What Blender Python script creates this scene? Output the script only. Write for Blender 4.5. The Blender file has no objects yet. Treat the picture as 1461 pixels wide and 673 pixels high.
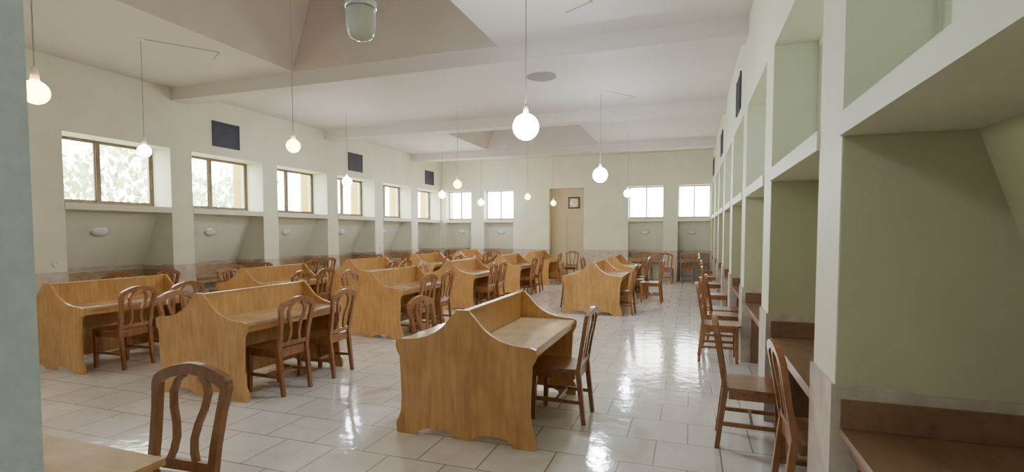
import bpy, bmesh, math, random
from mathutils import Vector, Matrix
random.seed(7)
C = bpy.context.scene.collection
H = 1.6            # eye height
XL, XR, YB, ZC = -8.95, 0.62, 17.65, 4.2

# ---------------------------------------------------------------- materials
def new_mat(name):
    m = bpy.data.materials.new(name); m.use_nodes = True
    nt = m.node_tree; b = nt.nodes["Principled BSDF"]
    return m, nt, b
def simple(name, col, rough=0.6, noise=0.08, nscale=6.0, metal=0.0, bump=0.0, bscale=60.0, coat=0.0):
    m, nt, b = new_mat(name)
    tc = nt.nodes.new("ShaderNodeNewGeometry")
    n = nt.nodes.new("ShaderNodeTexNoise"); n.inputs["Scale"].default_value = nscale
    n.inputs["Detail"].default_value = 5
    nt.links.new(tc.outputs["Position"], n.inputs["Vector"])
    r = nt.nodes.new("ShaderNodeValToRGB")
    r.color_ramp.elements[0].position = .3; r.color_ramp.elements[1].position = .7
    r.color_ramp.elements[0].color = [c*(1-noise) for c in col]+[1]
    r.color_ramp.elements[1].color = [min(1, c*(1+noise)) for c in col]+[1]
    nt.links.new(n.outputs["Fac"], r.inputs["Fac"])
    nt.links.new(r.outputs["Color"], b.inputs["Base Color"])
    b.inputs["Roughness"].default_value = rough
    b.inputs["Metallic"].default_value = metal
    b.inputs["Coat Weight"].default_value = coat
    if bump:
        n2 = nt.nodes.new("ShaderNodeTexNoise"); n2.inputs["Scale"].default_value = bscale
        nt.links.new(tc.outputs["Position"], n2.inputs["Vector"])
        bp = nt.nodes.new("ShaderNodeBump"); bp.inputs["Strength"].default_value = bump
        bp.inputs["Distance"].default_value = .01
        nt.links.new(n2.outputs["Fac"], bp.inputs["Height"])
        nt.links.new(bp.outputs["Normal"], b.inputs["Normal"])
    return m
def wood(name, a, bcol, rough=0.35, scale=(6, 6, 1.2), coat=.3, wear=.15):
    m, nt, b = new_mat(name)
    tc = nt.nodes.new("ShaderNodeTexCoord")
    mp = nt.nodes.new("ShaderNodeMapping"); mp.inputs["Scale"].default_value = scale
    oi = nt.nodes.new("ShaderNodeObjectInfo")
    add = nt.nodes.new("ShaderNodeVectorMath"); add.operation = 'ADD'
    nt.links.new(tc.outputs["Object"], add.inputs[0]); nt.links.new(oi.outputs["Random"], add.inputs[1])
    nt.links.new(add.outputs[0], mp.inputs["Vector"])
    n = nt.nodes.new("ShaderNodeTexNoise"); n.inputs["Scale"].default_value = 3.2
    n.inputs["Detail"].default_value = 9; n.inputs["Distortion"].default_value = .5; n.inputs["Roughness"].default_value = .6
    nt.links.new(mp.outputs["Vector"], n.inputs["Vector"])
    r = nt.nodes.new("ShaderNodeValToRGB")
    r.color_ramp.elements[0].position = .3; r.color_ramp.elements[1].position = .7
    r.color_ramp.elements[0].color = list(a)+[1]; r.color_ramp.elements[1].color = list(bcol)+[1]
    nt.links.new(n.outputs["Fac"], r.inputs["Fac"])
    n2 = nt.nodes.new("ShaderNodeTexNoise"); n2.inputs["Scale"].default_value = 4; n2.inputs["Detail"].default_value = 4
    nt.links.new(add.outputs[0], n2.inputs["Vector"])
    r2 = nt.nodes.new("ShaderNodeValToRGB")
    r2.color_ramp.elements[0].position = .35; r2.color_ramp.elements[1].position = .6
    r2.color_ramp.elements[0].color = (1-wear, 1-wear*1.3, 1-wear*1.5, 1); r2.color_ramp.elements[1].color = (1, 1, 1, 1)
    nt.links.new(n2.outputs["Fac"], r2.inputs["Fac"])
    mx = nt.nodes.new("ShaderNodeMix"); mx.data_type = 'RGBA'; mx.blend_type = 'MULTIPLY'; mx.inputs[0].default_value = 1
    nt.links.new(r.outputs["Color"], mx.inputs[6]); nt.links.new(r2.outputs["Color"], mx.inputs[7])
    nt.links.new(mx.outputs[2], b.inputs["Base Color"])
    b.inputs["Roughness"].default_value = rough
    b.inputs["Coat Weight"].default_value = coat; b.inputs["Coat Roughness"].default_value = .2
    return m
def emis(name, col, s):
    m, nt, b = new_mat(name)
    b.inputs["Base Color"].default_value = (*col, 1)
    b.inputs["Emission Color"].default_value = (*col, 1)
    b.inputs["Emission Strength"].default_value = s
    return m

M_wall = simple("cream_paint", (.71, .70, .535), .55, .05, 2)
M_olive = simple("green_alcove_paint", (.50, .50, .325), .6, .05, 2)
M_grn = simple("grey_green_alcove_paint", (.74, .75, .63), .6, .05, 2)
M_niche = simple("pale_green_paint", (.64, .68, .51), .5, .04, 3)
M_stone = simple("wainscot_stone", (.54, .455, .385), .4, .2, 9)
M_desk = wood("honey_wood", (.53, .265, .082), (.70, .41, .15), .33, (8, 8, 1.0), wear=.13)
M_top = wood("desk_top_wood", (.54, .39, .23), (.66, .50, .32), .18, (8, 1, 8))
M_chair = wood("red_brown_wood", (.235, .092, .034), (.385, .17, .062), .3, (8, 8, 2))
M_counter = wood("counter_wood", (.22, .12, .065), (.30, .17, .10), .3, (5, 1, 5))
M_counter2 = wood("pale_counter_wood", (.40, .27, .16), (.50, .36, .23), .35, (1, 5, 5))
M_table = wood("pale_table_wood", (.52, .31, .12), (.62, .39, .17), .5, (2, 8, 8), coat=.1)
M_brown = simple("bronze_frame", (.17, .12, .08), .4, .1, 8)
M_thin = simple("glare_washed_bronze_frame", (.28, .22, .17), .4, .1, 8)  # bronze made paler, window glare on the far frames put into the colour
M_white = simple("white_plastic", (.8, .8, .78), .35, .02, 10)
M_dark = simple("dark_grille", (.055, .055, .08), .6, .1, 10)
M_black = simple("black_trim", (.02, .02, .02), .4, .1, 10)
M_grey = simple("grey_cord", (.34, .33, .31), .6, .1, 20)
M_conduit = simple("painted_conduit", (.40, .37, .34), .6, .1, 20)
M_silver = simple("brushed_metal", (.6, .6, .6), .3, .05, 30, metal=.9)
M_jamb = simple("blue_grey_stucco", (.58, .66, .73), .8, .06, 45, bump=.35, bscale=60)
M_tan = simple("tan_door_paint", (.52, .45, .29), .5, .03, 3)
M_brick, nt, b = new_mat("yellow_brick")
br = nt.nodes.new("ShaderNodeTexBrick"); g = nt.nodes.new("ShaderNodeTexCoord")
mp = nt.nodes.new("ShaderNodeMapping"); mp.inputs["Rotation"].default_value = (math.pi/2, 0, 0)
nt.links.new(g.outputs["Object"], mp.inputs["Vector"]); nt.links.new(mp.outputs["Vector"], br.inputs["Vector"])
br.inputs["Scale"].default_value = 4
br.inputs["Color1"].default_value = (.62, .45, .08, 1); br.inputs["Color2"].default_value = (.55, .37, .06, 1)
br.inputs["Mortar"].default_value = (.42, .34, .13, 1)
nt.links.new(br.outputs["Color"], b.inputs["Base Color"])
M_leaf = simple("leaf_green", (.56, .70, .40), .6, .35, 3)
M_ground = simple("outdoor_ground", (.35, .33, .28), .9, .2, 1)
M_warm = emis("warm_bulb", (1, .50, .12), 32)
M_cool = emis("cool_bulb", (.80, .90, 1), 145)
M_dim = emis("dim_bulb", (1, .97, .9), 14)
M_glass = bpy.data.materials.new("window_glass"); M_glass.use_nodes = True
nt = M_glass.node_tree; nt.nodes.clear()
o = nt.nodes.new("ShaderNodeOutputMaterial"); mx = nt.nodes.new("ShaderNodeMixShader")
t = nt.nodes.new("ShaderNodeBsdfTransparent"); gl = nt.nodes.new("ShaderNodeBsdfGlossy")
gl.inputs["Roughness"].default_value = .05; mx.inputs[0].default_value = .06
nt.links.new(t.outputs[0], mx.inputs[1]); nt.links.new(gl.outputs[0], mx.inputs[2]); nt.links.new(mx.outputs[0], o.inputs[0])
M_frost = bpy.data.materials.new("frosted_pane"); M_frost.use_nodes = True
nt = M_frost.node_tree; nt.nodes.clear()
o = nt.nodes.new("ShaderNodeOutputMaterial"); mx = nt.nodes.new("ShaderNodeMixShader")
t = nt.nodes.new("ShaderNodeBsdfDiffuse"); t.inputs["Color"].default_value = (.61, .65, .52, 1)
gl = nt.nodes.new("ShaderNodeBsdfTranslucent"); gl.inputs["Color"].default_value = (.85, .9, .80, 1); mx.inputs[0].default_value = .025
nt.links.new(t.outputs[0], mx.inputs[1]); nt.links.new(gl.outputs[0], mx.inputs[2]); nt.links.new(mx.outputs[0], o.inputs[0])
M_jar, nt, b = new_mat("milky_glass")
b.inputs["Base Color"].default_value = (.80, .83, .72, 1); b.inputs["Roughness"].default_value = .12
b.inputs["Transmission Weight"].default_value = .3
# floor tiles
M_floor, nt, b = new_mat("floor_tiles")
g = nt.nodes.new("ShaderNodeNewGeometry"); br = nt.nodes.new("ShaderNodeTexBrick")
nt.links.new(g.outputs["Position"], br.inputs["Vector"])
br.inputs["Scale"].default_value = 1; br.inputs["Brick Width"].default_value = .45; br.inputs["Row Height"].default_value = .45
br.inputs["Mortar Size"].default_value = .005; br.inputs["Mortar Smooth"].default_value = .2
br.inputs["Color1"].default_value = (.74, .70, .65, 1); br.inputs["Color2"].default_value = (.82, .79, .74, 1)
br.inputs["Mortar"].default_value = (.30, .26, .22, 1)
n = nt.nodes.new("ShaderNodeTexNoise"); n.inputs["Scale"].default_value = 2.5; n.inputs["Detail"].default_value = 9; n.inputs["Distortion"].default_value = 1.2
nt.links.new(g.outputs["Position"], n.inputs["Vector"])
rr = nt.nodes.new("ShaderNodeValToRGB"); rr.color_ramp.elements[0].position = .35; rr.color_ramp.elements[0].color = (.90, .885, .87, 1)
rr.color_ramp.elements[1].position = .6; rr.color_ramp.elements[1].color = (1, 1, 1, 1)
nt.links.new(n.outputs["Fac"], rr.inputs["Fac"])
mix = nt.nodes.new("ShaderNodeMix"); mix.data_type = 'RGBA'; mix.blend_type = 'MULTIPLY'; mix.inputs[0].default_value = 1
nt.links.new(br.outputs["Color"], mix.inputs[6]); nt.links.new(rr.outputs["Color"], mix.inputs[7])
nt.links.new(mix.outputs[2], b.inputs["Base Color"])
b.inputs["Roughness"].default_value = .10; b.inputs["IOR"].default_value = 1.9
n3 = nt.nodes.new("ShaderNodeTexNoise"); n3.inputs["Scale"].default_value = 6; n3.inputs["Detail"].default_value = 3
nt.links.new(g.outputs["Position"], n3.inputs["Vector"])
bp0 = nt.nodes.new("ShaderNodeBump"); bp0.inputs["Strength"].default_value = .6; bp0.inputs["Distance"].default_value = .006
nt.links.new(n3.outputs["Fac"], bp0.inputs["Height"])
bp = nt.nodes.new("ShaderNodeBump"); bp.inputs["Strength"].default_value = .3; bp.inputs["Distance"].default_value = .003; bp.invert = True
nt.links.new(br.outputs["Fac"], bp.inputs["Height"]); nt.links.new(bp0.outputs["Normal"], bp.inputs["Normal"]); nt.links.new(bp.outputs["Normal"], b.inputs["Normal"])
# ceiling with damp stain
M_ceil, nt, b = new_mat("ceiling_plaster")
g = nt.nodes.new("ShaderNodeNewGeometry")
dist = nt.nodes.new("ShaderNodeVectorMath"); dist.operation = 'DISTANCE'; dist.inputs[1].default_value = (-2.42, 8.5, 4.2)
n = nt.nodes.new("ShaderNodeTexNoise"); n.inputs["Scale"].default_value = 2.2
nt.links.new(g.outputs["Position"], n.inputs["Vector"]); nt.links.new(g.outputs["Position"], dist.inputs[0])
ma = nt.nodes.new("ShaderNodeMath"); ma.operation = 'MULTIPLY_ADD'; ma.inputs[1].default_value = .3
nt.links.new(n.outputs["Fac"], ma.inputs[0]); nt.links.new(dist.outputs["Value"], ma.inputs[2])
rp = nt.nodes.new("ShaderNodeValToRGB")
rp.color_ramp.elements[0].position = .41; rp.color_ramp.elements[0].color = (.26, .24, .23, 1)
rp.color_ramp.elements[1].position = .44; rp.color_ramp.elements[1].color = (.66, .605, .555, 1)
nt.links.new(ma.outputs[0], rp.inputs["Fac"]); nt.links.new(rp.outputs["Color"], b.inputs["Base Color"])
b.inputs["Roughness"].default_value = .6
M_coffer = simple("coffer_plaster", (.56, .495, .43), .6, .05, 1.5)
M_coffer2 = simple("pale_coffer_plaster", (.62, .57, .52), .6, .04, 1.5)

# ---------------------------------------------------------------- helpers
def finish(bm, name, mats, smooth=False, bevel=0):
    if bevel:
        bmesh.ops.bevel(bm, geom=[e for e in bm.edges if len(e.link_faces) == 2 and e.calc_face_angle(0) > .6],
                        offset=bevel, segments=2, affect='EDGES', clamp_overlap=True)
    bmesh.ops.recalc_face_normals(bm, faces=bm.faces)
    me = bpy.data.meshes.new(name); bm.to_mesh(me); bm.free()
    for m in (mats if isinstance(mats, (list, tuple)) else [mats]): me.materials.append(m)
    if smooth:
        for p in me.polygons: p.use_smooth = True
    return me
def hexa(bm, P, mi=0):
    v = [bm.verts.new(p) for p in P]
    for f in ((0, 1, 2, 3), (7, 6, 5, 4), (0, 4, 5, 1), (1, 5, 6, 2), (2, 6, 7, 3), (3, 7, 4, 0)):
        fc = bm.faces.new([v[i] for i in f]); fc.material_index = mi
def box(bm, x0, x1, y0, y1, z0, z1, mi=0, mp=None):
    P = [(x0, y0, z0), (x1, y0, z0), (x1, y1, z0), (x0, y1, z0), (x0, y0, z1), (x1, y0, z1), (x1, y1, z1), (x0, y1, z1)]
    if mp: P = [mp(*p) for p in P]
    hexa(bm, P, mi)
def bar(bm, a, b_, w0, w1=None, mi=0):
    w1 = w1 or w0
    a = Vector(a); b_ = Vector(b_)
    P = []
    for c, w in ((a, w0), (b_, w1)):
        h = w/2
        P += [c+Vector((-h, -h, 0)), c+Vector((h, -h, 0)), c+Vector((h, h, 0)), c+Vector((-h, h, 0))]
    hexa(bm, P, mi)
def strip(bm, pts, w, t, lean):
    rings = []
    n = len(pts)
    for i, p in enumerate(pts):
        a = pts[max(0, i-1)]; c = pts[min(n-1, i+1)]
        d = Vector((c[0]-a[0], c[1]-a[1])).normalized(); nrm = Vector((-d.y, d.x))
        ww = w[i] if isinstance(w, (list, tuple)) else w
        p1 = Vector(p)+nrm*ww/2; p2 = Vector(p)-nrm*ww/2
        rings.append([bm.verts.new((q.x, lean(q.y)+s*t/2, q.y)) for q, s in ((p1, -1), (p2, -1), (p2, 1), (p1, 1))])
    for r0, r1 in zip(rings, rings[1:]):
        for k in range(4):
            bm.faces.new([r0[k], r0[(k+1) % 4], r1[(k+1) % 4], r1[k]])
    bm.faces.new(rings[0]); bm.faces.new(rings[-1][::-1])
def lathe(prof, name, mats, seg=20):
    bm = bmesh.new(); rings = []
    for r, z in prof:
        if r < 1e-5: rings.append([bm.verts.new((0, 0, z))])
        else: rings.append([bm.verts.new((r*math.cos(a), r*math.sin(a), z)) for a in [2*math.pi*k/seg for k in range(seg)]])
    for r0, r1 in zip(rings, rings[1:]):
        for k in range(seg):
            q = []
            for v in (r0[k % len(r0)], r0[(k+1) % len(r0)], r1[(k+1) % len(r1)], r1[k % len(r1)]):
                if v not in q: q.append(v)
            if len(q) > 2: bm.faces.new(q)
    return finish(bm, name, mats, smooth=True)
def extrude_profile(bm, pts, mk, t0, t1):
    a = [bm.verts.new(mk(p[0], t0, p[1])) for p in pts]
    c = [bm.verts.new(mk(p[0], t1, p[1])) for p in pts]
    bm.faces.new(a); bm.faces.new(c[::-1])
    n = len(pts)
    for i in range(n): bm.faces.new([a[i], c[i], c[(i+1) % n], a[(i+1) % n]])
def ob(name, me, parent=None, loc=(0, 0, 0), rot=0.0, **props):
    o = bpy.data.objects.new(name, me); C.objects.link(o)
    o.location = loc
    if isinstance(rot, (tuple, list)): o.rotation_euler = rot
    else: o.rotation_euler = (0, 0, rot)
    if parent: o.parent = parent
    for k, v in props.items(): o[k] = v
    return o
def structure(name, me, **k): return ob(name, me, kind="structure", **k)
def thing(name, label, category, loc=(0, 0, 0), rot=0.0, group=None, me=None):
    o = ob(name, me, None, loc, rot, label=label, category=category)
    if group: o["group"] = group
    return o

# ---------------------------------------------------------------- room shell
bm = bmesh.new(); box(bm, -10, 1.8, -2.2, 18.8, -.1, 0); structure("floor", finish(bm, "floor", M_floor))
CX0, CX1 = -6.15, -2.6
bm = bmesh.new()
box(bm, -10, CX0, -2.2, 18.8, ZC, ZC+.1); box(bm, CX1, 1.8, -2.2, 18.8, ZC, ZC+.1)
for a, c in ((-2.2, 4.0), (6.9, 12.5), (15.3, 18.8)): box(bm, CX0, CX1, a, c, ZC, ZC+.1)
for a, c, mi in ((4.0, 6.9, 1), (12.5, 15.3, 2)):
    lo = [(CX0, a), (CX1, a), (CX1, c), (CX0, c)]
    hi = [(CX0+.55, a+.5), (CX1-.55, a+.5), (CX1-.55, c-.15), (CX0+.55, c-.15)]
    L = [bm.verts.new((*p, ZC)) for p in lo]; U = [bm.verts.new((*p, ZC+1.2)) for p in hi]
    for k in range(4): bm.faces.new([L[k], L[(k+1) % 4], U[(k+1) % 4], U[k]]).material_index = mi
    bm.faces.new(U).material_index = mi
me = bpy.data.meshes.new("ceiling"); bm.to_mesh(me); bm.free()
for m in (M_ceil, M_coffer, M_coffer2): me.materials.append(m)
structure("ceiling", me)
for i, y in enumerate((2.3, 6.95, 11.1, 15.45)):
    bm = bmesh.new(); box(bm, XL, XR, y, y+.35, ZC-.22, ZC+.01)
    structure("trim_%d" % (i+1), finish(bm, "beam", M_ceil))

mapL = lambda s, d, z: (XL-d, s, z)
mapR = lambda s, d, z: (XR+d, s, z)
mapB = lambda s, d, z: (s, YB+d, z)
ZN = 3.12
def niche_wall(name, mp, s_start, s_end, niches, dw, dtop, dbot, green, ZS0, ZS1, ZW, sill_out=.015, extra=None):
    bm = bmesh.new(); T = 1.05; TU = dw+.17
    cur = s_start
    def pier(s0, s1):
        box(bm, s0, s1, 0, T, 0, ZS0, 0, mp); box(bm, s0, s1, 0, TU, ZS0, ZC, 0, mp)
    allspans = sorted(list(niches)+([extra] if extra else []))
    for a, c in allspans:
        pier(cur, a)
        box(bm, cur-.008 if cur != s_start else cur, a+.008, -.015, .3, 0, ZW, 1, mp)
        cur = c
        box(bm, a, c, 0, TU if (a, c) != extra else T, ZN, ZC, 0, mp)
        if (a, c) == extra: continue
        box(bm, a, c, -sill_out, max(dw, dtop)+.22, ZS0, ZS1, 0, mp)
        box(bm, a, c, dbot, T, 0, ZW, 2, mp)
        P = [(a, dbot, ZW), (c, dbot, ZW), (c, T, ZW), (a, T, ZW), (a, dtop, ZS0), (c, dtop, ZS0), (c, dtop+.2, ZS0), (a, dtop+.2, ZS0)]
        hexa(bm, [mp(*p) for p in P], 2)
        for s0, s1 in ((a, a+.006), (c-.006, c)):
            box(bm, s0, s1, .004, dbot, 0, ZS0, 2, mp)
            box(bm, s0, s1, .004, dw, ZS1, ZN, 3, mp)
        box(bm, a, c, dbot-.03, dbot+.01, ZW-.05, ZW, 1, mp)
        for s0, s1 in ((a, a+.02), (c-.02, c)): box(bm, s0, s1, 0, dbot, ZW-.07, ZW-.015, 1, mp)
    pier(cur, s_end)
    box(bm, cur-.008, s_end, -.015, .3, 0, ZW, 1, mp)
    return structure(name, finish(bm, name, [M_wall, M_stone, green, M_niche]))
NL = [(5.2+2.14*k, 5.2+2.14*k+1.72) for k in range(-2, 6)]
NR = NL
NB = [(-8.75, -7.7), (-7.2, -6.05), (-2.0, -.86), (-.42, .58)]
DOOR = (-4.72, -3.5)
niche_wall("wall_left", mapL, .1, 18.7, NL, .45, .36, .80, M_grn, 1.95, 2.05, 1.0)
niche_wall("wall_right", mapR, -2.2, 18.7, NR, .32, .48, .86, M_olive, 2.02, 2.12, .92)
niche_wall("wall_back", mapB, XL, XR, NB, .28, .3, .6, M_grn, 1.95, 2.05, 1.0, extra=DOOR)
bm = bmesh.new(); box(bm, DOOR[0], DOOR[1], .22, .3, 0, ZN, 0, mapB)
box(bm, DOOR[0]+.03, DOOR[0]+.58, .20, .23, .05, 2.1, 0, mapB); box(bm, DOOR[1]-.58, DOOR[1]-.03, .20, .23, .05, 2.1, 0, mapB)
structure("door_1", finish(bm, "door", M_tan))
bm = bmesh.new(); box(bm, XL, -.84, .12, .45, 0, ZC); structure("wall_entrance", finish(bm, "wall_entrance", M_jamb))
bm = bmesh.new(); box(bm, XL, XR+1, -2.3, -2.15, 0, ZC); box(bm, -3.0, -2.9, -2.2, .12, 0, ZC)
structure("wall_rear", finish(bm, "wall_rear", M_wall))

# ---------------------------------------------------------------- windows
wn = 0
def window(mp, a, c, d, fm, split=.45, z0=2.05, z1=ZN, t=.05, hw=.035, pane=None):
    global wn
    wn += 1
    bm = bmesh.new()
    box(bm, a, c, d, d+.06, z0, z0+.06, 0, mp); box(bm, a, c, d, d+.06, z1-t, z1, 0, mp)
    box(bm, a, a+t, d, d+.06, z0+.06, z1-t, 0, mp); box(bm, c-t, c, d, d+.06, z0+.06, z1-t, 0, mp)
    m = a+(c-a)*split
    box(bm, m-hw, m+hw, d-.01, d+.05, z0+.06, z1-t, 0, mp)
    if hw > .03:
        for s0, s1 in ((a+t, m-.03), (m+.03, c-t)):
            box(bm, s0, s1, d+.01, d+.04, z0+.06, z0+.08, 0, mp)
            box(bm, s0, s0+.02, d+.01, d+.04, z0+.08, z1-t, 0, mp); box(bm, s1-.02, s1, d+.01, d+.04, z0+.08, z1-t, 0, mp)
    o = structure("window_%d" % wn, finish(bm, "window_frame", fm))
    bm = bmesh.new()
    v = [bm.verts.new(mp(*p)) for p in ((a+t, d+.03, z0+.05), (c-t, d+.03, z0+.05), (c-t, d+.03, z1-t), (a+t, d+.03, z1-t))]
    bm.faces.new(v)
    ob("glass_pane", finish(bm, "glass_pane", pane or M_glass), parent=o)
for a, c in NL: window(mapL, a, c, .45, M_brown)
for a, c in NR: window(mapR, a, c, .32, M_niche, pane=M_frost, z0=2.12)
for a, c in NB: window(mapB, a, c, .28, M_thin, .5, t=.035, hw=.018)

# outdoors
bm = bmesh.new(); box(bm, -30, -10.05, -10, 40, -.2, -.12); box(bm, 1.85, 20, -10, 40, -.2, -.12); box(bm, -10.05, 1.85, 18.85, 40, -.2, -.12)
structure("ground", finish(bm, "ground", M_ground))
bm = bmesh.new()
for a, c in NL[3:]:
    box(bm, XL-.86, XL-.62, c+.0, c+.38, 1.96, 3.6)
structure("wall_outside", finish(bm, "wall_outside", M_brick))
bm = bmesh.new()
for i in range(5200):
    p = Vector((random.uniform(-12.6, -11.3), random.uniform(2.5, 12), 0))
    top = 3.3+.5*math.sin(p.y*1.7)
    p.z = random.uniform(-.1, top)
    R = Matrix.Rotation(random.uniform(0, 6.28), 3, 'Z') @ Matrix.Rotation(random.uniform(-1.2, 1.2), 3, 'X')
    s = random.uniform(.05, .11)
    v = [bm.verts.new(p + R @ Vector(q)*s) for q in ((0, 0, -1.2), (.7, .1, 0), (0, 0, 1.3), (-.7, .1, 0))]
    bm.faces.new(v)
h = thing("hedge", "leafy green hedge growing outside the windows", "hedge", me=finish(bm, "hedge", M_leaf)); h["kind"] = "stuff"

# ---------------------------------------------------------------- chair
lean = lambda z: -.195 - max(0, z-.45)*.17
def chair_parts():
    parts = []
    bm = bmesh.new()
    pts = [(-.19, -.20), (.19, -.20), (.215, .0), (.215, .19), (.18, .225), (-.18, .225), (-.215, .19), (-.215, .0)]
    a = [bm.verts.new((x, y, .435)) for x, y in pts]; c = [bm.verts.new((x, y, .462)) for x, y in pts]
    bm.faces.new(a); bm.faces.new(c[::-1])
    for i in range(8): bm.faces.new([a[i], c[i], c[(i+1) % 8], a[(i+1) % 8]])
    parts.append(("seat", finish(bm, "seat", M_chair, bevel=.006)))
    bm = bmesh.new()
    box(bm, -.165, .165, .17, .19, .375, .434); box(bm, -.165, .165, -.20, -.18, .375, .434)
    box(bm, -.19, -.17, -.17, .165, .375, .434); box(bm, .17, .19, -.17, .165, .375, .434)
    parts.append(("seat_apron", finish(bm, "seat_apron", M_chair)))
    for sx in (-1, 1):
        bm = bmesh.new(); bar(bm, (sx*.185, .19, 0), (sx*.18, .182, .435), .034, .046)
        parts.append(("leg", finish(bm, "front_leg", M_chair, bevel=.004)))
        bm = bmesh.new(); bar(bm, (sx*.178, -.245, 0), (sx*.178, -.195, .45), .034, .042)
        parts.append(("leg", finish(bm, "rear_leg", M_chair, bevel=.004)))
        bm = bmesh.new(); box(bm, sx*.181-.010, sx*.181+.010, -.21, .175, .17, .20)
        parts.append(("stretcher", finish(bm, "side_stretcher", M_chair)))
    bm = bmesh.new(); box(bm, -.17, .17, -.02, .0, .17, .20)
    parts.append(("stretcher", finish(bm, "cross_stretcher", M_chair)))
    bm = bmesh.new()
    for sx in (-1, 1):
        strip(bm, [(sx*.178, .44), (sx*.180, .60), (sx*.192, .75), (sx*.206, .86), (sx*.196, .895)], [.044, .042, .040, .046, .05], .034, lean)
        strip(bm, [(sx*.085, .50), (sx*.060, .56), (sx*.052, .62), (sx*.066, .69), (sx*.092, .76), (sx*.104, .83), (sx*.085, .88), (sx*.05, .91)], .03, .022, lean)
    pts = [(-.213, .862), (-.185, .893), (-.12, .922), (-.05, .938), (0, .942), (.05, .938), (.12, .922), (.185, .893), (.213, .862)]
    strip(bm, pts, [.04, .055, .052, .052, .052, .052, .052, .055, .04], .036, lean)
    strip(bm, [(-.17, .50), (0, .50), (.17, .50)], .045, .024, lean)
    parts.append(("backrest", finish(bm, "backrest", M_chair, bevel=.003)))
    return parts
CH = chair_parts()
def chair(x, y, face, label, group, jit=None):
    if jit is None: jit = random.uniform(-4, 4)
    rot = {"-x": 90, "+x": -90, "+y": 0, "-y": 180}[face]+jit
    e = thing("wooden_chair", label, "chair", (x, y, 0), math.radians(rot), group)
    for n, me in CH: ob(n, me, parent=e)
    return e

# ---------------------------------------------------------------- double study desk
W, LEN = .578, 1.42
half = [(0, 1.01), (.05, 1.01), (.065, .985), (.10, .955), (.14, .905), (.18, .865), (.23, .83), (.30, .795), (.38, .772), (.46, .762), (.54, .758),
        (W, .745), (W+.005, .70), (W-.005, .66), (W-.03, .62), (W-.035, .52), (W-.045, .30), (W-.035, .18), (W-.02, .13), (W, .10), (W+.005, .06), (W, 0),
        (W-.17, 0), (W-.18, .025), (W-.21, .035), (W-.23, .055), (W-.28, .065), (.16, .065), (.12, .045), (.09, .035), (.08, .012), (0, .012)]
prof = half + [(-x, z) for x, z in half[::-1] if x > 1e-6]
def desk_parts():
    P = []
    bm = bmesh.new(); extrude_profile(bm, prof, lambda x, y, z: (x, y, z), 0, .028)
    side = finish(bm, "side_panel", M_desk)
    P.append(("side_panel", side, (0, 0, 0))); P.append(("side_panel", side, (0, LEN-.028, 0)))
    bm = bmesh.new(); box(bm, -.014, .014, .028, LEN-.028, .10, .985); P.append(("divider", finish(bm, "divider", M_desk), (0, 0, 0)))
    bm = bmesh.new(); box(bm, -.024, .024, .028, LEN-.028, .985, 1.002); P.append(("divider_cap", finish(bm, "divider_cap", M_desk, bevel=.003), (0, 0, 0)))
    for s in (-1, 1):
        bm = bmesh.new(); a, c = sorted((s*.014, s*(W-.012))); box(bm, a, c, .028, LEN-.028, .715, .743)
        P.append(("desktop", finish(bm, "desktop", M_top), (0, 0, 0)))
        bm = bmesh.new(); a, c = sorted((s*(W-.06), s*(W-.04))); box(bm, a, c, .028, LEN-.028, .655, .715)
        P.append(("apron", finish(bm, "apron", M_desk), (0, 0, 0)))
    return P
DK = desk_parts()
def desk(x, y, label):
    e = thing("study_desk", label, "desk", (x, y, 0), 0, "double-sided wooden study desks")
    for n, me, l in DK: ob(n, me, parent=e, loc=l)
DL = "honey-coloured double-sided study desk with scalloped end panels"
G1 = "wooden chairs at the study desks"
CL = "reddish-brown wooden chair with keyhole back at study desk"
desks = [(-1.625, 3.55, (.82,), (.98,)), (-4.48, 3.7, (.45, 1.12), (.42,)), (-7.0, 3.85, (.45, 1.12), ()),
         (-4.6, 6.65, (.38, 1.06), (.7,)), (-6.95, 6.55, (.4, 1.08), (.5,)),
         (-4.68, 9.55, (.4, 1.08), (.4,)), (-7.0, 9.4, (.4, 1.08), ()),
         (-4.6, 12.35, (.4, 1.08), (.4,)), (-7.0, 12.25, (.4, 1.08), ()),
         (-4.6, 15.1, (.4,), ()), (-7.0, 15.0, (.4,), ()),
         (-1.8, 9.9, (.4,), (1.0,)), (-1.8, 12.6, (.3, 1.0), (.5,))]
for i, (x, y, rs, ls) in enumerate(desks):
    desk(x, y, "honey-coloured double-sided study desk with worn scalloped end panel" if i == 0 else DL)
    for r in rs: chair(x+.54+random.uniform(-.02, .04), y+r, "-x", CL, G1)
    for l in ls: chair(x-(.63 if i == 0 else .56)+random.uniform(-.03, .02), y+l, "+x", CL, G1)
chair(-.85, 12.2, "-x", "reddish-brown wooden chair pulled away from the study desks", G1)

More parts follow.
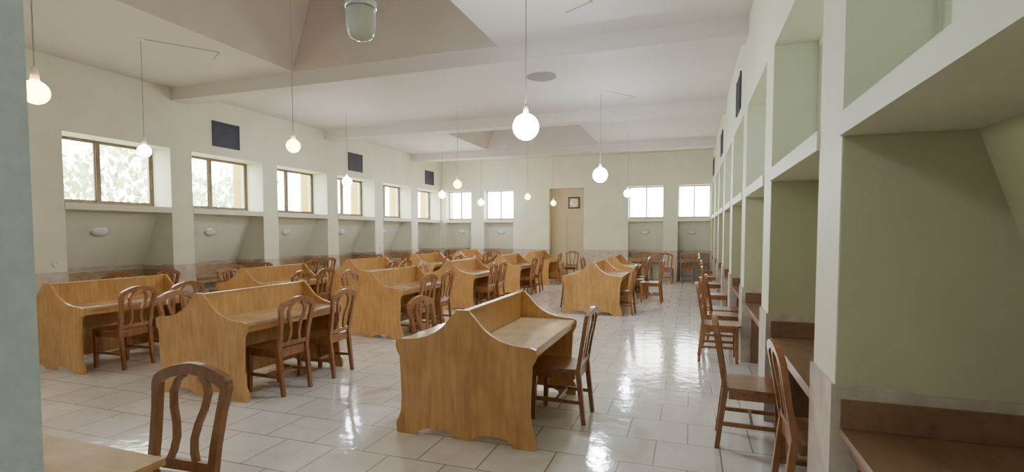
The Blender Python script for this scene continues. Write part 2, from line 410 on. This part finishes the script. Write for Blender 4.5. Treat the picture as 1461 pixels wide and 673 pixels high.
# ---------------------------------------------------------------- wall counters
def counter(mp, a, c, depth, mat):
    ctr = mp((a+c)/2, depth/2, 0)
    l = lambda s, d, z: tuple(Vector(mp(s, d, z))-Vector(ctr))
    e = thing("wall_counter", "brown wooden reading counter fitted in a wall alcove", "counter", ctr, 0, "wooden counters in the wall alcoves")
    def part(name, *bx):
        bm = bmesh.new()
        for q in bx: box(bm, *q, 0, l)
        ob(name, finish(bm, name, mat), parent=e)
    zt = .86 if mp is mapR else .92
    part("countertop", (a+.025, c-.025, .02, depth-.03, .70, .73))
    part("backboard", (a+.036, c-.036, depth-.052, depth-.035, .732, zt))
    part("endboard", (a+.021, a+.035, .02, depth-.034, .732, zt))
    part("endboard", (c-.035, c-.021, .02, depth-.034, .732, zt))
    part("apron", (a+.025, c-.025, .06, .08, .61, .70))
    part("side_support", (a+.025, a+.05, .09, depth-.035, 0, .70))
    part("side_support", (c-.05, c-.025, .09, depth-.035, 0, .70))
for a, c in NL: counter(mapL, a, c, .80, M_counter2)
for a, c in NR: counter(mapR, a, c, .86, M_counter)
for a, c in NB: counter(mapB, a, c, .60, M_counter2)
G2 = "wooden chairs at the wall counters"; CW = "reddish-brown wooden chair with keyhole back at wall counter"
for a, c in NL[2:]:
    for f in (.45, 1.22): chair(XL+.20+random.uniform(-.04, .08), a+f, "-x", CW, G2)
chair(.75, 3.34, "+x", CW, G2, 1)
chair(.46, 4.24, "+x", CW, G2, -3)
for x, y in ((.36, 6.95), (.42, 7.75), (.50, 8.3), (.48, 10.2), (.50, 12.3), (.48, 14.2), (.50, 16.4)):
    chair(x, y, "+x", CW, G2)
for x in (-7.9, -6.6, -1.4, -.1): chair(x, YB-.28, "+y", CW, G2)
chair(-.72, 16.8, "+y", CW, G2)
chair(-3.75, 16.75, "-y", "reddish-brown wooden chair standing alone before the recessed door", G2)

# foreground table and chair
e = thing("reading_table", "honey-tan wooden table beside the entrance wall", "table", (-2.48, .96, 0))
bm = bmesh.new(); box(bm, -.62, .62, -.42, .42, .722, .75); ob("tabletop", finish(bm, "tabletop", M_table, bevel=.004), parent=e)
for s in (-1, 1):
    bm = bmesh.new(); box(bm, -.56, .56, s*.35-.01, s*.35+.01, .64, .722); ob("apron", finish(bm, "apron", M_table), parent=e)
bm = bmesh.new(); bar(bm, (0, 0, 0), (0, 0, .722), .045, .06); lg = finish(bm, "leg", M_table)
for sx in (-1, 1):
    for sy in (-1, 1): ob("leg", lg, parent=e, loc=(sx*.56, sy*.36, 0))
chair(-2.25, 1.56, "-y", "reddish-brown wooden chair with keyhole back at honey-tan table", G1, 4)

# ---------------------------------------------------------------- pendant lamps
def bulb_prof(r):
    pts = [(0, -r)]
    for k in range(1, 14):
        a = -math.pi/2+math.pi*k/15
        pts.append((r*math.cos(a), r*math.sin(a)))
    pts += [(.026, r+.0), (.024, r+.012)]
    return pts
BW = lathe(bulb_prof(.085), "bulb_warm", M_warm, 28); BC = lathe(bulb_prof(.10), "bulb_cool", M_cool, 28); BD = lathe(bulb_prof(.085), "bulb_dim", M_dim, 28)
BB = lathe(bulb_prof(.135), "bulb_with_glow", M_cool, 28)  # globe oversized so its shape takes in the glow around the bulb
HOLD = lathe([(0, .18), (.014, .18), (.02, .17), (.026, .13), (.028, .085), (.0, .085)], "lamp_holder", M_white)
ROSE = lathe([(0, 0), (.045, 0), (.045, -.012), (.025, -.03), (0, -.03)], "ceiling_rose", M_white)
def pendant(x, y, zb, kind, ztop=ZC):
    me, lab = {"w": (BW, "lit warm globe lamp hanging on a thin cord"), "c": (BC, "lit cool-white globe lamp hanging on a thin cord"),
               "b": (BB, "cool-white globe lamp on a thin cord, enlarged to include its glow"), "d": (BD, "faintly lit globe lamp hanging on a thin cord")}[kind]
    e = thing("pendant_lamp", lab, "lamp", (x, y, ztop), 0, "globe lamps hanging from the ceiling")
    ob("ceiling_rose", ROSE, parent=e)
    k = .035 if kind == "b" else 0
    L = ztop-zb-.18-k
    bm = bmesh.new(); bmesh.ops.create_cone(bm, cap_ends=True, segments=8, radius1=.005, radius2=.005, depth=L-.03)
    bmesh.ops.translate(bm, verts=bm.verts, vec=(0, 0, -L/2-.015))
    ob("cord", finish(bm, "cord", M_grey), parent=e)
    ob("lamp_holder", HOLD, parent=e, loc=(0, 0, zb-ztop+k)); ob("bulb", me, parent=e, loc=(0, 0, zb-ztop))
for p in ((-4.50, 2.46, 2.61, "w"), (-7.04, 5.07, 2.7, "d"), (-4.83, 5.4, 2.7, "w", 5.4), (-1.64, 5.18, 2.69, "b"),
          (-7.0, 9.4, 2.68, "c"), (-4.65, 9.95, 2.6, "w"), (-1.6, 9.6, 2.65, "b"),
          (-7.0, 13.9, 2.7, "c"), (-4.5, 14.4, 2.62, "w", 5.4), (-1.6, 14.0, 2.62, "c"),
          (-6.75, 16.3, 2.6, "c"), (-4.3, 16.6, 2.55, "w"),
          (-.9, -1.2, 2.9, "c")): pendant(*p)  # last one: added lamp out of view, brightens right wall and foreground
e = thing("jar_pendant_lamp", "unlit milky glass jar lamp with silver cap", "lamp", (-1.62, 2.31, ZC))
ZJ = 2.585-ZC
bm = bmesh.new(); bmesh.ops.create_cone(bm, cap_ends=True, segments=8, radius1=.006, radius2=.006, depth=-ZJ-.24)
bmesh.ops.translate(bm, verts=bm.verts, vec=(0, 0, (ZJ+.24)/2)); ob("cord", finish(bm, "cord", M_grey), parent=e)
ob("ceiling_rose", ROSE, parent=e)
ob("glass_shade", lathe([(0, 0), (.03, .002), (.055, .012), (.068, .035), (.074, .07), (.074, .15), (.066, .165)], "glass_shade", M_jar, 28), parent=e, loc=(0, 0, ZJ))
ob("lamp_cap", lathe([(.074, .155), (.08, .16), (.08, .19), (.05, .21), (.03, .23), (.02, .25), (0, .25)], "lamp_cap", M_silver, 28), parent=e, loc=(0, 0, ZJ))

# ---------------------------------------------------------------- alcove lights
OV = lathe([(0, .05), (.05, .047), (.085, .035), (.10, .012), (.10, 0), (0, 0)], "lamp_cover", M_white, 24)
BS = lathe([(0, .006), (.112, .006), (.116, 0), (0, 0)], "lamp_base", M_silver, 24)
def alcove_light(mp, a, c, dtop, dbot, rotz, zs=1.95, zw=1.0):
    z = 1.60; f = (z-zw)/(zs-zw); d = dbot+(dtop-dbot)*f
    slope = math.atan2(dbot-dtop, zs-zw)
    e = thing("alcove_light", "small oval white lamp fixed in a wall alcove", "lamp", mp((a+c)/2-.05, d-.004, z), 0, "oval lamps in the wall alcoves")
    e.rotation_euler = (math.pi/2+slope, 0, rotz)
    for n, me in (("lamp_base", BS), ("lamp_cover", OV)):
        o = ob(n, me, parent=e); o.scale = (1.3, .75, 1)
for a, c in NL[2:]: alcove_light(mapL, a, c, .36, .80, math.pi/2)
for a, c in NB: alcove_light(mapB, a, c, .3, .6, 0)
for a, c in NR[1:]: alcove_light(mapR, a, c, .48, .86, -math.pi/2, 2.02, .92)

# ---------------------------------------------------------------- vents, clock, sockets, ceiling cables
def vent(mp, s, z, w=.64, h=.5):
    bm = bmesh.new()
    box(bm, s-w/2, s+w/2, -.012, .0, z-h/2, z+h/2, 0, mp)
    for k in range(12):
        zz = z-h/2+.03+(h-.06)*k/11
        box(bm, s-w/2+.02, s+w/2-.02, -.022, -.012, zz-.008, zz+.008, 0, mp)
    box(bm, s-w/2, s-w/2+.02, -.025, -.01, z-h/2, z+h/2, 0, mp); box(bm, s+w/2-.02, s+w/2, -.025, -.01, z-h/2, z+h/2, 0, mp)
    thing("air_vent", "dark louvred air vent high on the wall", "vent", group="dark wall vents", me=finish(bm, "air_vent", M_dark))
for mp in (mapL, mapR):
    for s in (8.12, 12.4, 16.75): vent(mp, s, 3.55)
cx, cy, cz = -3.88, YB+.215, 2.62
e = thing("wall_clock", "square dark-rimmed wall clock with white dial above the door", "clock", (cx, cy, cz))
bm = bmesh.new(); box(bm, -.2, .2, -.03, 0, -.2, .2); ob("clock_case", finish(bm, "clock_case", M_black, bevel=.01), parent=e)
bm = bmesh.new(); box(bm, -.155, .155, -.034, -.03, -.155, .155); ob("face_plate", finish(bm, "face_plate", M_tan), parent=e)
dial = lathe([(0, .004), (.135, .004), (.14, 0), (0, 0)], "dial", M_white, 32); ob("dial", dial, parent=e, loc=(0, -.034, 0), rot=(math.pi/2, 0, 0))
bm = bmesh.new(); box(bm, -.006, .006, -.042, -.0385, -.02, .11); ob("minute_hand", finish(bm, "minute_hand", M_black), parent=e)
bm = bmesh.new(); box(bm, -.01, .075, -.045, -.0425, -.007, .007); ob("hour_hand", finish(bm, "hour_hand", M_black), parent=e)
bm = bmesh.new()
for k in range(12):
    a = k*math.pi/6; r = .118
    box(bm, r*math.cos(a)-.006, r*math.cos(a)+.006, -.040, -.0375, r*math.sin(a)-.006, r*math.sin(a)+.006)
ob("hour_marks", finish(bm, "hour_marks", M_black), parent=e)
SO = lathe([(0, .012), (.03, .012), (.034, .02), (.045, .02), (.05, 0), (0, 0)], "socket_plate", M_white, 20)
for s in (5.05, 13.6):
    thing("wall_socket", "round white electrical socket on the pier", "socket", mapL(s, 0, 1.12), (0, math.pi/2, 0), "wall sockets", me=SO)
def cable(pts):
    bm = bmesh.new()
    for p, q in zip(pts, pts[1:]):
        d = (Vector(q)-Vector(p)); nrm = Vector((-d.y, d.x, 0)).normalized()*.005
        a, c = Vector(p), Vector(q); up = Vector((0, 0, .008))
        hexa(bm, [a-nrm, c-nrm, c+nrm, a+nrm, a-nrm+up, c-nrm+up, c+nrm+up, a+nrm+up])
    thing("ceiling_cable", "thin grey electric cable running along the ceiling", "cable", group="ceiling cables", me=finish(bm, "ceiling_cable", M_conduit))
for x, y in ((-7.04, 5.07), (-1.64, 5.18), (-1.6, 9.6)):
    cable([(x, y, ZC-.008), (x+.55, y+.75, ZC-.008), (x+.2, y+.95, ZC-.008)])

# ---------------------------------------------------------------- light and camera
w = bpy.data.worlds.new("World"); bpy.context.scene.world = w; w.use_nodes = True
w.node_tree.nodes["Background"].inputs["Color"].default_value = (1, .985, .95, 1)
w.node_tree.nodes["Background"].inputs["Strength"].default_value = 18
cam = bpy.data.cameras.new("Camera"); co = bpy.data.objects.new("Camera", cam); C.objects.link(co)
cam.sensor_width = 36; cam.lens = 738/1461*36; cam.clip_start = .02
cam.shift_y = 30.5/1461
co.location = (0, 0, H); co.rotation_euler = (math.radians(90-2.8), 0, math.radians(19.08))
bpy.context.scene.camera = co
